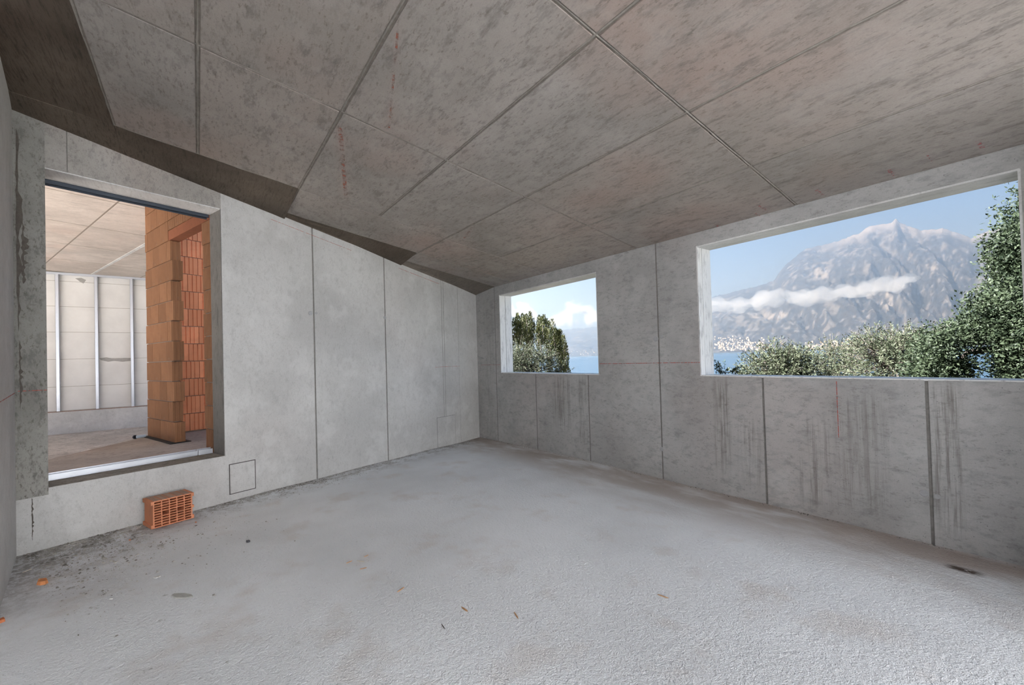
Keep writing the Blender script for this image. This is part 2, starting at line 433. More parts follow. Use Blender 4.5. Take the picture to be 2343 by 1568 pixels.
def apanel(s0, s1, z0=None, z1=None, mat='wallA', name='wall_panel'):
    a = -.12 if z0 is None else z0
    pts = [(s0,a),(s1,a),(s1,zA(s1) if z1 is None else z1),(s0,zA(s0) if z1 is None else z1)]
    apoly(pts, 0, .0075, name, MAT[mat], wallA)
def apanel2(rects):
    mb = MB()
    for s0, s1, z0, z1 in rects:
        pts = [(s0,z0),(s1,z0),(s1,zA(s1) if z1 is None else z1),(s0,zA(s0) if z1 is None else z1)]
        mb.prism([PA(s, 0, z) for s, z in pts], [PA(s, .0075, z) for s, z in pts])
    mb.obj('wall_panel', MAT['wallA'], wallA)
apanel(-.02,.455-.003); apanel(.455+.003,.775-.004); apanel(.775+.004,.815-.004); apanel(.815+.004,1.866-sg); apanel(1.866+sg,2.85-sg)
apanel2([(2.85+sg,DS0,-.12,None), (DS0,DS1,-.12,DZ0)])
apanel(DS0,4.80-.003,DZ1,None,'lintel'); apanel(4.80+.003,DS1,DZ1,None,'lintel')
apanel(DS1,5.10,.36,None,'rough','rough_pier'); apanel(DS1,5.10,-.12,.36,'wallA')
MAT['crev'] = plain('crevice_dark', (.13,.115,.10), .95, var=.5, sc=40, bump=.8)
def crevice(z0, z1, s_mid, wmax, seed):
    r = random.Random(seed); n = 26; L, Rr = [], []
    for i in range(n+1):
        z = z0+(z1-z0)*i/n; env = math.sin(math.pi*i/n)**.5
        L.append(PA(s_mid+wmax*.3*env*r.random(),-.002,z)); Rr.append(PA(s_mid-wmax*env*(.15+.85*r.random()**2),-.002,z))
    MB().add(L+Rr, [(i,i+1,n+2+i,n+1+i) for i in range(n)]).obj('crevice', MAT['crev'], wallA, fix=False)
crevice(1.55,3.02,5.055,.032,3); crevice(1.9,2.35,5.03,.035,5); crevice(.05,.36,5.0,.012,8); crevice(1.0,1.5,5.05,.02,12)
# rough reveal faces of the doorway
MB().prism([PA(DS0-.001,.002,DZ0-.01), PA(DS0-.001,TA,DZ0-.01), PA(DS0+.006,TA,DZ0-.01), PA(DS0+.006,.002,DZ0-.01)],
           [PA(DS0-.001,.002,DZ1), PA(DS0-.001,TA,DZ1), PA(DS0+.006,TA,DZ1), PA(DS0+.006,.002,DZ1)]).obj('doorway_jamb', MAT['jamb'], wallA)
MB().prism([PA(DS0,.003,DZ1-.008), PA(DS1,.003,DZ1-.008), PA(DS1,TA,DZ1-.008), PA(DS0,TA,DZ1-.008)],
           [PA(DS0,.003,DZ1), PA(DS1,.003,DZ1), PA(DS1,TA,DZ1), PA(DS0,TA,DZ1)]).obj('doorway_head', MAT['soffit'], wallA)
MB().prism([PA(DS0,.003,DZ0-.004), PA(DS1,.003,DZ0-.004), PA(DS1,TA+.02,DZ0-.004), PA(DS0,TA+.02,DZ0-.004)],
           [PA(DS0,.003,DZ0+.002), PA(DS1,.003,DZ0+.002), PA(DS1,TA+.02,DZ0+.002), PA(DS0,TA+.02,DZ0+.002)]).obj('doorway_sill', MAT['rough'], wallA)
nAi = -NA
strip('chalk_line', PA(5.06,0,1.131), PA(4.92,0,1.129), nAi, .005, MAT['chalk'], wallA)
strip('chalk_line', PA(.99,0,1.162), PA(.44,0,1.161), nAi, .0035, MAT['chalk'], wallA)
strip('chalk_line', PA(3.30,0,zA(3.30)-.115), PA(2.35,0,zA(2.35)-.115), nAi, .004, MAT['chalk'], wallA)
strip('chalk_line', PA(1.62,0,zA(1.62)-.105), PA(.85,0,zA(.85)-.105), nAi, .005, MAT['chalk'], wallA)
for s, z, r in ((2.89,1.837,.024), (2.82,1.842,.014), (1.872,1.848,.022)): plug(PA(s,0,z), nAi, r, wallA)
# sawn cover plates low in the wall
def cover(s0, s1, z0, z1, gap, mat):
    grp = MB(); fr = [(s0,s1,z0,z0+gap),(s0,s1,z1-gap,z1),(s0,s0+gap,z0+gap,z1-gap),(s1-gap,s1,z0+gap,z1-gap)]
    for a, b, c, d in fr: grp.prism([PA(a,-.0015,c),PA(b,-.0015,c),PA(b,-.0015,d),PA(a,-.0015,d)], [PA(a,.004,c),PA(b,.004,c),PA(b,.004,d),PA(a,.004,d)])
    grp.obj('cut_groove', mat, wallA)
    MB().prism([PA(s0+gap,-.003,z0+gap),PA(s1-gap,-.003,z0+gap),PA(s1-gap,-.003,z1-gap),PA(s0+gap,-.003,z1-gap)],
               [PA(s0+gap,.004,z0+gap),PA(s1-gap,.004,z0+gap),PA(s1-gap,.004,z1-gap),PA(s0+gap,.004,z1-gap)]).obj('cover_plate', MAT['wallA'], wallA)
cover(3.497,3.735,.03,.322,.008, plain('cut_dark', (.10,.09,.085), .95, var=.5, sc=50))
cover(.575,.972,-.05,.408,.005, plain('cut_grey', (.22,.215,.21), .95, var=.5, sc=50))

# left pier wall and the rest of the room behind the camera
wallC = link('wall_near', None)
tag(wallC, 'pale concrete pier wall at the edge of the doorway wall', 'wall', kind='structure')
p0 = PA(5.075); p1 = p0+np.array([1.25,.21,0])
bot = [p0-np.array([.3,.05,0]), p1, (p1[0],-1.55,0), (-4.9,-1.55,0)]
MB().prism([(p[0],p[1],-.3) for p in bot], [(p[0],p[1],zc(p[1])+.1) for p in bot]).obj('wall_core', MAT['wallA'], wallC)
MB().aabb((p1[0]-.01,-1.55,-.3), (1.94,-1.3,3.3)).obj('wall_core', MAT['wallA'], wallC)
nn = np.array([-.21,1.25,0])/math.hypot(.21,1.25)
strip('chalk_line', p0+nn*0+UP*1.12, p0+np.array([1.0,.168,0])+UP*1.10, nn, .006, MAT['chalk'], wallC)
wr = MB().aabb((5.1,-1.55,-.3), (5.35,4.0,4.1)).obj('rear_bounce_wall', MAT['plaster']); tag(wr, 'unseen white end wall added to bounce sun into the room', 'wall', kind='structure')  # added behind the camera as a pale sunlit bounce surface
tr = MB().aabb((-3.4,-14,-.35), (9,-1.3,-.04)).obj('bounce_terrace', plain('terrace_concrete', (.62,.60,.56), .9, var=.08, sc=4))  # unseen slab, put here to throw sunlight back indoors
tag(tr, 'unseen concrete paving added outside to reflect sun into the room', 'bounce_terrace', kind='structure')

# ------------------------------------------------------------------ the next room
ZC2, XF, ZF2, ZF3 = 3.363, -13.05, .40, -.08
MAT['dustfloor'] = concrete('dusty_slab', (.40,.365,.335), (1,1,1), (0,0,0), .4, .3, .5)
MAT['lowfloor'] = concrete('lower_floor_concrete', (.56,.53,.50), (1,1,1), (0,0,0), .75, .2, .7)
e0, e1 = on_z(110,1052,ZF2), on_z(332,1000,ZF2)
ed = (e1-e0)/np.linalg.norm(e1-e0); ea, eb = e0-ed*3.2, e1+ed*.8
ea = e0+ed*((TA-.01-(NA @ e0-OA))/(NA @ ed)); eb = e1+ed*.45
fl2 = [ea, PA(1.2,TA-.01), PA(1.2,2.75), eb]
o = MB().prism([(p[0],p[1],ZF2-.5) for p in fl2], [(p[0],p[1],ZF2) for p in fl2]).obj('floor_next_room', MAT['dustfloor'])
tag(o, 'dusty grey slab floor behind the doorway', 'floor', kind='structure')
o = MB().aabb((XF-.3,-16,ZF3-.3), (-4.5,5,ZF3)).obj('floor_lower', MAT['lowfloor'])
tag(o, 'lower concrete floor strewn with rubble in front of the stud wall', 'floor', kind='structure')
_on = np.array([ed[1], -ed[0], 0]); _on = _on if _on[0] < 0 else -_on
_a, _b = ea, eb
rs = MB(); nS = 40
for i in range(nS+1):
    q = _a+(_b-_a)*i/nS; q[2] = 0
    for k_, (dd_, zz_) in enumerate(((-.05,ZF2-.006),(.12,ZF2-.03),(.5,.22),(1.0,.03),(1.5,ZF3-.02))):
        jz = R_.uniform(-.03,.03) if 0 < k_ < 4 else 0
        rs.v.append(tuple(q+_on*(dd_+R_.uniform(-.06,.06)*(k_ > 1))+UP*(zz_+jz)))
rs.f = [(i*5+k_, (i+1)*5+k_, (i+1)*5+k_+1, i*5+k_+1) for i in range(nS) for k_ in range(4)]
rs.obj('screed_slope', MAT['lowfloor'], o, fix=False)

ceil2 = link('ceiling_next_room', None); tag(ceil2, 'flat pale concrete ceiling of the next room', 'ceiling', kind='structure')
MAT['ceil2'] = concrete('pale_ceiling_concrete', (.60,.545,.50), (2.4,.5,2), (0,0,.3), .35, .4, .2)
MAT['joint2'] = plain('pale_joint', (.30,.26,.22), .95, var=.3, sc=30)
mb = MB()
for sb in ([PA(8.9,TA), PA(3.62,TA), PA(3.62,2.40), PA(8.9,2.40)], [PA(8.9,2.32), PA(1.2,2.32), PA(1.2,12.2), PA(8.9,12.2)]):
    mb.prism([(p[0],p[1],ZC2+.003) for p in sb], [(p[0],p[1],ZC2+.25) for p in sb])
mb.obj('slab', MAT['joint2'], ceil2)
SE = [1.66,2.44,3.21,3.99,4.77,5.55,6.33]; OE = [TA+.02,1.02,2.49,3.96,5.42,6.88,8.34]
for i in range(len(SE)-1):
    for j in range(len(OE)-1):
        a, b, c, d = SE[i]+.011, SE[i+1]-.011, OE[j]+.011, OE[j+1]-.011
        if j < 2 and a < 3.63:
            if b < 3.7: continue
            a = 3.64
        q = [PA(a,c,ZC2), PA(b,c,ZC2), PA(b,d,ZC2), PA(a,d,ZC2)]
        MB().prism(q, [p+UP*.012 for p in q]).obj('ceiling_panel', MAT['ceil2'], ceil2)
# pale raised fin over one joint
q = [PA(3.21-.03,2.4,ZC2+.004), PA(3.21+.03,2.4,ZC2+.004), PA(3.21+.02,8.3,ZC2+.004), PA(3.21-.02,8.3,ZC2+.004)]
MB().prism([p-UP*.012 for p in q], q).obj('joint_fin', MAT['soffit'], ceil2)

# stud wall: white aerated blocks behind galvanised studs
MAT['aac'] = (lambda g: g.out(g.mix(g.ramp(g.noise(2,6,.6),.3,.7), (.78,.775,.76), (.86,.855,.84)), .9, nor=g.bump(g.noise(90,4),.25,.004)))(G('white_aerated_block'))
MAT['galv'] = (lambda g: g.out(g.mix(g.noise(30,5,.6), (.68,.72,.79), (.76,.79,.85)), g.ramp(g.noise(12,4),.3,.7,.30,.38), .5, .85))(G('galvanised_steel'))
wF = link('wall_far', None); tag(wF, 'white aerated block wall seen through the doorway', 'wall', kind='structure')
MB().aabb((XF-.25,-11,ZF3-.1), (XF-.004,4.5,ZC2+.05)).obj('wall_core', MAT['joint2'], wF)
MB().aabb((XF-.01,-11,ZF3-.1), (XF+.05,4.5,.41)).obj('upstand', MAT['soffit'], wF)
MB().aabb((XF+.0,-11,.388), (XF+.056,4.5,.404)).obj('base_rail', plain('rusty_rail', (.30,.20,.15), .9, var=.4, sc=20), wF)
ZJ = [.41,.92,1.509,2.09,2.643,3.1876,ZC2+.01]
for j in range(len(ZJ)-1):
    y = -4.82+(.6 if j % 2 else 0)
    while y < .6:
        MB().aabb((XF-.05,y+.002,ZJ[j]+.003), (XF,y+1.196,ZJ[j+1]-.003)).obj('aerated_block', MAT['aac'], wF)
        y += 1.2
MAT['mortar'] = plain('grey_mortar', (.42,.41,.395), .95, var=.2, sc=30, bump=.5)
def smear(name, pts, x, mat, parent):
    P = [on_x(px, py, x) for px, py in pts]; c = np.mean(P, 0)
    mb = MB(); n = len(P)
    mb.add([p for p in P]+[c+np.array([.006,0,0])], [(i,(i+1) % n,n) for i in range(n)]).obj(name, mat, parent, fix=False)
smear('mortar_smear', [(172,637),(186,636),(197,641),(191,649),(183,645),(178,641)], XF+.003, MAT['mortar'], wF)
smear('mortar_smear', [(228,820),(243,818),(262,821),(285,819),(301,820),(301,826),(280,828),(262,826),(247,828),(230,824)], XF+.003, MAT['mortar'], wF)
studs = []
def stud(y, label):
    o = link('metal_stud', None); o.location = (XF, y, .405)
    tag(o, label, 'metal stud', 'galvanised studs against the white block wall')
    h = ZC2-.405-.046
    MB().aabb((.075,-.026,0),(.078,.026,h)).obj('flange', MAT['galv'], o)
    MB().aabb((.006,-.026,0),(.009,.026,h)).obj('flange', MAT['galv'], o)
    MB().aabb((.006,.023,0),(.078,.0265,h)).obj('web', MAT['galv'], o)
    MB().aabb((.060,-.026,0),(.078,-.0235,h)).obj('lip', MAT['galv'], o)
    MB().aabb((.0775,-.003,0),(.0805,.003,h)).obj('rib', MAT['galv'], o)
stud(-2.40, 'galvanised steel stud at the white wall, closest to the rough doorway pier')
stud(-1.80, 'galvanised steel stud between two others, with grey mortar smear ending at it')
stud(-1.215, 'galvanised steel stud at the white wall, closest to the brick partition')
o = MB().aabb((XF+.001,-4.1,ZC2-.045), (XF+.085,.5,ZC2-.001)).obj('top_track', MAT['galv'])
tag(o, 'long galvanised steel track fixed under the ceiling above the studs', 'metal track')

# brick partitions
def brick_mat(name, col, dust):
    g = G(name)
    rnd = g.n('ObjectInfo').outputs['Random']
    c = g.mix(rnd, mul(col, .86), mul(col, 1.14))
    c = g.mix(g.math('MULTIPLY', g.ramp(g.noise(6,6,.65), .45,.7), .5), c, mul(col, .72))
    c = g.mix(g.math('MULTIPLY', g.ramp(g.noise(11,6,.7), .58,.74), dust), c, (col[0]*.95,col[1]*1.35,col[2]*1.9))
    return g.out(c, .9, .2, nor=g.bump(g.noise(70,5), .4, .003))
MAT['brick'] = brick_mat('brown_clay', (.27,.135,.072), .75)
MAT['brick2'] = brick_mat('orange_clay', (.84,.36,.20), .1)
MAT['bmort'] = plain('brick_mortar', (.30,.27,.245), .95, var=.3, sc=30, bump=.5)
_bc = {}
def brick_mesh(L, Hh, T, pitch, depth, mat):
    key = (round(L,3), round(Hh,3), round(T,3), pitch, mat.name)
    if key in _bc: return _bc[key]
    front, back = [], []
    n = max(1, round(L/pitch)); pw = L/n
    for i in range(n):
        a = i*pw
        front += [(a+.12*pw*(i > 0), 0), (a+.12*pw*(i > 0)+.001, -depth*0), (a+.80*pw, 0), (a+.80*pw, depth), (a+pw, depth)] if i < n-1 else [(a, 0), (a+pw, 0)]
    end = [(L, .2*T), (L+.008, .28*T), (L+.008, .42*T), (L, .5*T), (L, .62*T), (L+.008, .7*T), (L+.008, .84*T), (L, .92*T)]
    st = [(0, .92*T), (-.0+.006, .84*T), (.006, .7*T), (0, .62*T), (0, .5*T), (.006, .42*T), (.006, .28*T), (0, .2*T)]
    poly = []
    for p in front+end+[(L, T), (0, T)]+st:
        if not poly or (abs(p[0]-poly[-1][0])+abs(p[1]-poly[-1][1]) > 1e-5): poly.append(p)
    mb = MB().prism([(x, y, 0) for x, y in poly], [(x, y, Hh) for x, y in poly])
    me = mb.mesh('brick'); me.materials.append(mat); _bc[key] = me
    return me
def frame(o, origin, u, v):
    m = Matrix.Identity(4)
    for r in range(3): m[r][0], m[r][1], m[r][2], m[r][3] = u[r], v[r], UP[r], origin[r]
    o.matrix_local = m
def brick_row(parent, org, u, v, a, b, z, hh, T, Lb, shift, pitch, depth, mat):
    x = a; first = True
    while x < b-.02:
        L = min(Lb if not (first and shift) else shift, b-x)
        if b-(x+L) < .05: L = b-x
        o = link('brick', brick_mesh(L-.006, hh, T, pitch, depth, mat), parent)
        frame(o, np.array(org)+np.array(u)*x+np.array(v)*R_.uniform(-.002,.002)+UP*z, u, v)
        x += L; first = False
wK = link('wall_brick', None); tag(wK, 'brown ribbed clay brick partition with a door gap, behind the doorway', 'wall', kind='structure')
CS, CZ0, TK = .2333, .412, .10
U, V = NA, -EA            # along the partition away from the doorway; into its thickness
org = PA(3.765, 0, 0)
nrow = 13
zr = [CZ0+CS*i for i in range(nrow)]
for i, z in enumerate(zr):
    hh = min(CS-.009, ZC2-z-.003)
    if hh < .02: continue
    j = R_.uniform(-.014,.014)
    if z < 2.70:
        brick_row(wK, org, U, V, 1.375+(.035 if i % 2 else -.03), 2.31+j, z, hh, TK, .25, .13 if i % 2 else 0, .024, .004, MAT['brick'])
        brick_row(wK, org, U, V, .255, .465+(.01 if i % 2 else -.006), z, hh, TK, .25, 0, .024, .004, MAT['brick'])
    else:
        z0 = max(z, 2.745)
        brick_row(wK, org, U, V, 1.47, 2.31+j, z, hh, TK, .25, .13 if i % 2 else 0, .024, .004, MAT['brick'])
        z1 = z+hh
        lo = max(z, 2.86)
        if z1-lo > .03: brick_row(wK, org, U, V, .255, 1.465, lo, z1-lo, TK, .25, .13 if i % 2 else 0, .024, .004, MAT['brick'])
MB().prism([org+U*.25+UP*2.742, org+U*1.46+UP*2.742, org+U*1.46+V*TK+UP*2.742, org+U*.25+V*TK+UP*2.742],
           [org+U*.25+UP*2.852, org+U*1.46+UP*2.852, org+U*1.46+V*TK+UP*2.852, org+U*.25+V*TK+UP*2.852]).obj('lintel', plain('lintel_clay', (.24,.085,.042), .9, var=.25, sc=20, bump=.3), wK)
mb = MB()
for a, b, z0, z1 in ((1.45,2.29,CZ0,ZC2), (.26,.445,CZ0,2.745), (.26,1.41,2.855,ZC2)):
    mb.box(org+U*a+V*.012+UP*z0, U*(b-a), V*(TK-.024), UP*(z1-z0))
mb.obj('mortar', MAT['bmort'], wK)
MB().box(org+U*1.33+V*-.05+UP*(ZF2+.001), U*1.0, V*(TK+.10), UP*.008).obj('damp_strip', plain('bitumen_black', (.03,.03,.03), .7), wK)

wO = link('wall_brick_back', None); tag(wO, 'bright orange ribbed clay brick wall beyond the door gap', 'wall', kind='structure')
org2 = PA(3.60, 2.2, 0)
for i, z in enumerate(zr):
    brick_row(wO, org2, -EA, NA, 0, 1.7, z+.006, min(CS-.009, 3.5-z), .2, .25, .12 if i % 2 else 0, .045, .010, MAT['brick2'])
MB().box(org2+NA*.02+UP*.40, -EA*1.7, NA*.16, UP*3.0).obj('mortar', MAT['bmort'], wO)
o = MB().box(PA(1.75,TA,.2), NA*2.2, EA*-.2, UP*1.2).obj('wall_parapet', MAT['rough']); tag(o, 'low concrete parapet behind the brick partition', 'wall', kind='structure')

# metal tracks in the doorway
def track(name, s0, s1, off, z, up, label, mat=None):
    mat = mat or MAT['galv']
    o = link(name, None); o.location = PA((s0+s1)/2, off, z)
    tag(o, label, 'metal track')
    a = PA(s0,off,z)-np.array(o.location); L = EA*(s1-s0); sg_ = 1 if up else -1
    MB().box(a, L, NA*.05, UP*.0025*sg_).obj('track_base', mat, o)
    MB().box(a, L, NA*.002, UP*.048*sg_).obj('track_side', mat, o)
    MB().box(a+NA*.048, L, NA*.002, UP*.055*sg_).obj('track_side', mat, o)
track('floor_track', 3.90, DS1+.03, .265, DZ0+.001, True, 'long galvanised steel track lying on the doorway sill')
track('floor_track', DS0+.01, 3.896, .262, DZ0+.001, True, 'short galvanised steel track offcut at the brick end of the doorway sill')
track('head_track', DS0+.01, DS1+.03, .262, DZ1+.012, False, 'steel track along the head of the doorway, its shade painted dark', plain('shade_dark_steel', (.07,.085,.11), .5, .3))  # matches the sill track; shade under the head is painted into its colour
# pale pipe end by the brick partition
pp = on_z(321,1004,ZF2); pd = np.array([.3,.95,0]); pd = EA*-1
o = link('pipe', None); o.location = (pp[0],pp[1],ZF2+.02); tag(o, 'short pale blue pipe with a black end beside the brick partition', 'pipe')
a_ = on_z(311,1004,ZF2)-pp; b_ = on_z(333,1001,ZF2)-pp
MB().tube([a_*1., b_*1.], .018, 10).obj('pipe_body', plain('pale_blue_plastic', (.52,.62,.72), .5), o)
MB().tube([a_*1.35, a_*1.0], .024, 10).obj('pipe_cap', plain('black_rubber', (.02,.02,.025), .6), o)

# ------------------------------------------------------------------ hollow clay block on the floor
def hollow_block():
    c0, c1 = on_z(350.5,1211,-.02), on_z(440.7,1186,-.02)
    u = c1-c0; L = np.linalg.norm(u); u /= L; v = np.array([-u[1], u[0], 0])
    if v @ NA < 0: v = -v
    Hh, D = .215, .195
    o = link('clay_block', None); o.location = c0+UP*.0
    tag(o, 'single terracotta hollow clay block with slots, standing on the floor by the wall', 'clay block')
    us = [0., .009]; cw = (L-.018-.006*4)/5; colc = []
    for i in range(5):
        colc.append(len(us)-1); us.append(us[-1]+cw)
        us.append(us[-1]+(.006 if i < 4 else .009))
    nv = 10; vs_ = [0., .008]; rh = (Hh-.016-.0065*(nv-1))/nv; rowc = []
    for j in range(nv):
        rowc.append(len(vs_)-1); vs_.append(vs_[-1]+rh); vs_.append(vs_[-1]+(.0065 if j < nv-1 else .008))
    # side tongues: one extra column each side
    us = [-.012]+us+[us[-1]+.012]; colc = [c+1 for c in colc]
    nu, nw = len(us)-1, len(vs_)-1
    solid = np.ones((nu, nw), bool)
    for c in colc:
        for r in rowc: solid[c, r] = False
    for c in (colc[1], colc[3]):
        solid[c, rowc[4]:rowc[5]+1] = False
    solid[0, :] = False; solid[-1, :] = False
    for r in (0, 1, 2, rowc[4], rowc[4]+1, nw-1, nw-2, nw-3): solid[-1, r] = True
    for r in (0, 1, 2, nw-1, nw-2, nw-3): solid[0, r] = True
    mb = MB(); P = lambda i, j, d: u*us[i]+UP*vs_[j]+v*d
    for i in range(nu):
        for j in range(nw):
            if not solid[i, j]: continue
            mb.add([P(i,j,0),P(i+1,j,0),P(i+1,j+1,0),P(i,j+1,0)], [(0,1,2,3)])
            mb.add([P(i,j,D),P(i,j+1,D),P(i+1,j+1,D),P(i+1,j,D)], [(0,1,2,3)])
            for di, dj, e in ((-1,0,((i,j),(i,j+1))), (1,0,((i+1,j+1),(i+1,j))), (0,-1,((i+1,j),(i,j))), (0,1,((i,j+1),(i+1,j+1)))):
                ii, jj = i+di, j+dj
                if not (0 <= ii < nu and 0 <= jj < nw) or not solid[ii, jj]:
                    a, b = e; mb.add([P(*a,0),P(*b,0),P(*b,D),P(*a,D)], [(0,1,2,3)])
    body = mb.obj('block_body', MAT['clay'], o, fix=False)
    for c in colc:                       # scored bands on top
        for k in range(5):
            x0 = us[c]+(us[c+1]-us[c])*(k+.2)/5; x1 = us[c]+(us[c+1]-us[c])*(k+.75)/5
            MB().box(u*x0+v*.004+UP*(Hh-.001), u*(x1-x0), v*(D-.008), UP*.0035).obj('scored_rib', MAT['claytop'], body)
MAT['clay'] = brick_mat('terracotta_block', (.60,.245,.135), .35)
MAT['claytop'] = brick_mat('dusty_terracotta', (.50,.36,.29), .5)
hollow_block()

# ------------------------------------------------------------------ rubble and bits on the floor
MAT['stone'] = (lambda g: g.out(g.mix(g.ramp(g.noise(7,5,.7),.35,.65), (.14,.13,.115), (.50,.48,.44)), .95))(G('rubble_grey'))
def stones(name, places, label, parent=None):
    mb = MB()
    for (x, y, z, r) in places:
        k = R_.randint(5, 6); a0 = R_.random()*6.28; hh = r*R_.uniform(.35,.8)
        st = R_.uniform(1, 2.0); th = R_.random()*3.14
        def P(rad, ang, zz):
            px, py = rad*math.cos(ang)*st, rad*math.sin(ang)
            return (x+px*math.cos(th)-py*math.sin(th), y+px*math.sin(th)+py*math.cos(th), z+zz)
        lo = [P(r*R_.uniform(.8,1.1), a0+6.28*i/k, -.002) for i in range(k)]
        up = [P(r*R_.uniform(.45,.7), a0+.3+6.28*i/k, hh*R_.uniform(.8,1.1)) for i in range(k)]
        mb.add(lo+up, [(i,(i+1) % k,k+(i+1) % k,k+i) for i in range(k)]+[tuple(range(k,2*k))])
    o = mb.obj(name, MAT['stone'], parent, fix=False); tag(o, label, 'rubble', kind='stuff'); return o
def fz(x, y):
    d = -(NA @ np.array([x,y,0])-OA)
    return -.028*max(0,1-d/1.6)-.02*math.exp(-((x+6)**2+(y-3.7)**2)/.8)+.004*math.sin(3.1*x+1.7*y)+.003*math.sin(5.3*y-2.2*x)
pl = []
BLK = (on_z(350.5,1211,0)+on_z(440.7,1186,0))/2+NA*.1
for _ in range(3600):
    s = R_.uniform(.1, 5.05); d = abs(R_.gauss(0,.09))+.006
    wgt = .35+.65*math.exp(-((s-3.0)/.7)**2)+.9*(s > 4.3)
    if R_.random() > wgt*.75: continue
    p = PA(s, -d); pl.append((p[0],p[1],fz(p[0],p[1]),R_.uniform(.0012,.0055)*(1+.5*(s > 4.2))))
for _ in range(2600):
    s = 5.05-abs(R_.gauss(0,.45)); d = abs(R_.gauss(0,.55))+.01
    p = PA(s, -d)
    yl = p0[1]+(p[0]-p0[0])*.168
    if p[1] < yl+.01: continue
    pl.append((p[0],p[1],fz(p[0],p[1]),R_.uniform(.0012,.0035) if R_.random() < .85 else R_.uniform(.004,.010)))
for _ in range(260):
    s = 2.9+R_.gauss(0,.35); d = abs(R_.gauss(.15,.12))+.01; p = PA(s,-d); pl.append((p[0],p[1],fz(p[0],p[1]),R_.uniform(.002,.006)))
for _ in range(500):
    x = R_.uniform(-5.9,.0); p = (x, YB-.006-abs(R_.gauss(0,.02))); pl.append((p[0],p[1],fz(*p),R_.uniform(.002,.006)))
pl = [q for q in pl if math.hypot(q[0]-BLK[0], q[1]-BLK[1]) > .20]
stones('rubble', pl, 'fine grey rubble and grit swept against the foot of the concrete walls')
pl = []
for _ in range(260):
    t = R_.uniform(-2.0, 2.2); q = e0+ed*t+np.array([-.25,-.4,0])*abs(R_.gauss(.3,.35)); pl.append((q[0],q[1],ZF3,R_.uniform(.02,.09)))
stones('rubble', pl, 'grey rubble heap along the edge of the slab in the next room')
def chip(name, px, py, L, wd, hh, rot, mat, label, cat, group=None):
    p = on_z(px, py, 0); p[2] = fz(p[0], p[1])
    mb = MB(); k = 7; lo, up = [], []
    for i in range(k):
        a = 2*math.pi*i/k; rx = L/2*math.cos(a)*R_.uniform(.75,1.1); ry = wd/2*math.sin(a)*R_.uniform(.75,1.1)
        x = rx*math.cos(rot)-ry*math.sin(rot); y = rx*math.sin(rot)+ry*math.cos(rot)
        lo.append((x,y,-.002)); up.append((x*.8,y*.8,hh*R_.uniform(.7,1.1)))
    o = mb.prism(lo, up).obj(name, mat); o.location = p
    tag(o, label, cat, group); return o
wood = plain('orange_wood', (.50,.29,.15), .8, var=.3, sc=60)
wood2 = plain('pale_wood', (.62,.56,.48), .8, var=.2, sc=60)
clayc = MAT['clay']
def splinter(px, py, dx, dy, wd, mat, label, group='wood splinters on the screed floor'):
    a, b = on_z(px-dx/2,py-dy/2,0), on_z(px+dx/2,py+dy/2,0)
    c = (a+b)/2; c[2] = fz(c[0],c[1]); d = (b-a)/2; d[2] = 0; t = np.array([-d[1],d[0],0])/np.linalg.norm(d[:2])*wd*.35
    mb = MB().prism([-d, -d*.3+t, d*.6+t, d, d*.4-t, -d*.5-t], [p+UP*.004 for p in (-d*.95, -d*.3+t*.8, d*.6+t*.8, d*.95, d*.4-t*.8, -d*.5-t*.8)])
    o = mb.obj('wood_splinter', mat); o.location = c; tag(o, label, 'splinter', group)
grp = 'wood splinters on the screed floor'
splinter(799,1285,14,-6,.006,wood,'orange wood splinter lying beside two paler ones on open floor')
splinter(825,1283,18,2,.004,wood2,'pale curved wood sliver between two orange splinters on open floor')
splinter(831,1300,16,-4,.005,wood,'thin orange splinter just below the pale sliver on open floor')
splinter(838,1271,10,-5,.004,wood,'tiny orange splinter above the pale sliver on open floor')
splinter(917,1351,17,-12,.008,wood,'thick dark orange wood splinter lying alone on open floor')
splinter(1063,1396,15,11,.012,wood,'broad frayed orange wood splinter on open floor')
splinter(1181,1408,10,16,.009,wood,'short blunt orange wood splinter in rough open screed')
splinter(1517,1365,26,9,.007,wood,'long pale orange wood splinter on the smooth floor before the wide window')
splinter(1014,1437,8,12,.004,plain('dark_twig',(.12,.10,.09),.9),'small dark twig on rough open screed')
splinter(62,1297,22,-9,.012,wood2,'pale wood splinter lying in the rubble of the corner')
chip('brick_fragment', 98,1328,.095,.05,.026,.5,plain('orange_fragment',(.66,.27,.11),.85,var=.4,sc=40),'bright orange brick fragment in the rubble of the corner','brick fragment')
chip('brick_fragment', 4,1421,.05,.03,.015,.2,plain('red_fragment',(.58,.20,.09),.85),'small red brick fragment at the foot of the pier wall','brick fragment')
chip('brick_fragment', 297,1230,.02,.015,.008,.2,clayc,'tiny terracotta crumb on the floor near the hollow block','brick fragment')
chip('brick_fragment', 448,1189,.02,.014,.008,.2,clayc,'tiny terracotta crumb touching the hollow block side','brick fragment')
chip('stone', 568,1240,.034,.022,.014,.7,plain('dark_stone',(.09,.09,.10),.8),'single dark grey pebble lying alone on the pale floor','stone')
chip('plaster_flake', 416,1364,.17,.06,.004,.75,plain('grey_flake',(.47,.47,.44),.9,var=.25,sc=40),'flat grey plaster flake on the floor, in front of the hollow block','plaster flake')
chip('plaster_flake', 356,1322,.035,.016,.004,.75,plain('white_flake',(.75,.74,.72),.9),'small white plaster chip on the floor, in front of the hollow block','plaster flake')
chip('plaster_flake', 254,1370,.03,.014,.004,.75,bpy.data.materials['white_flake'],'small white plaster chip nearer the corner rubble','plaster flake')

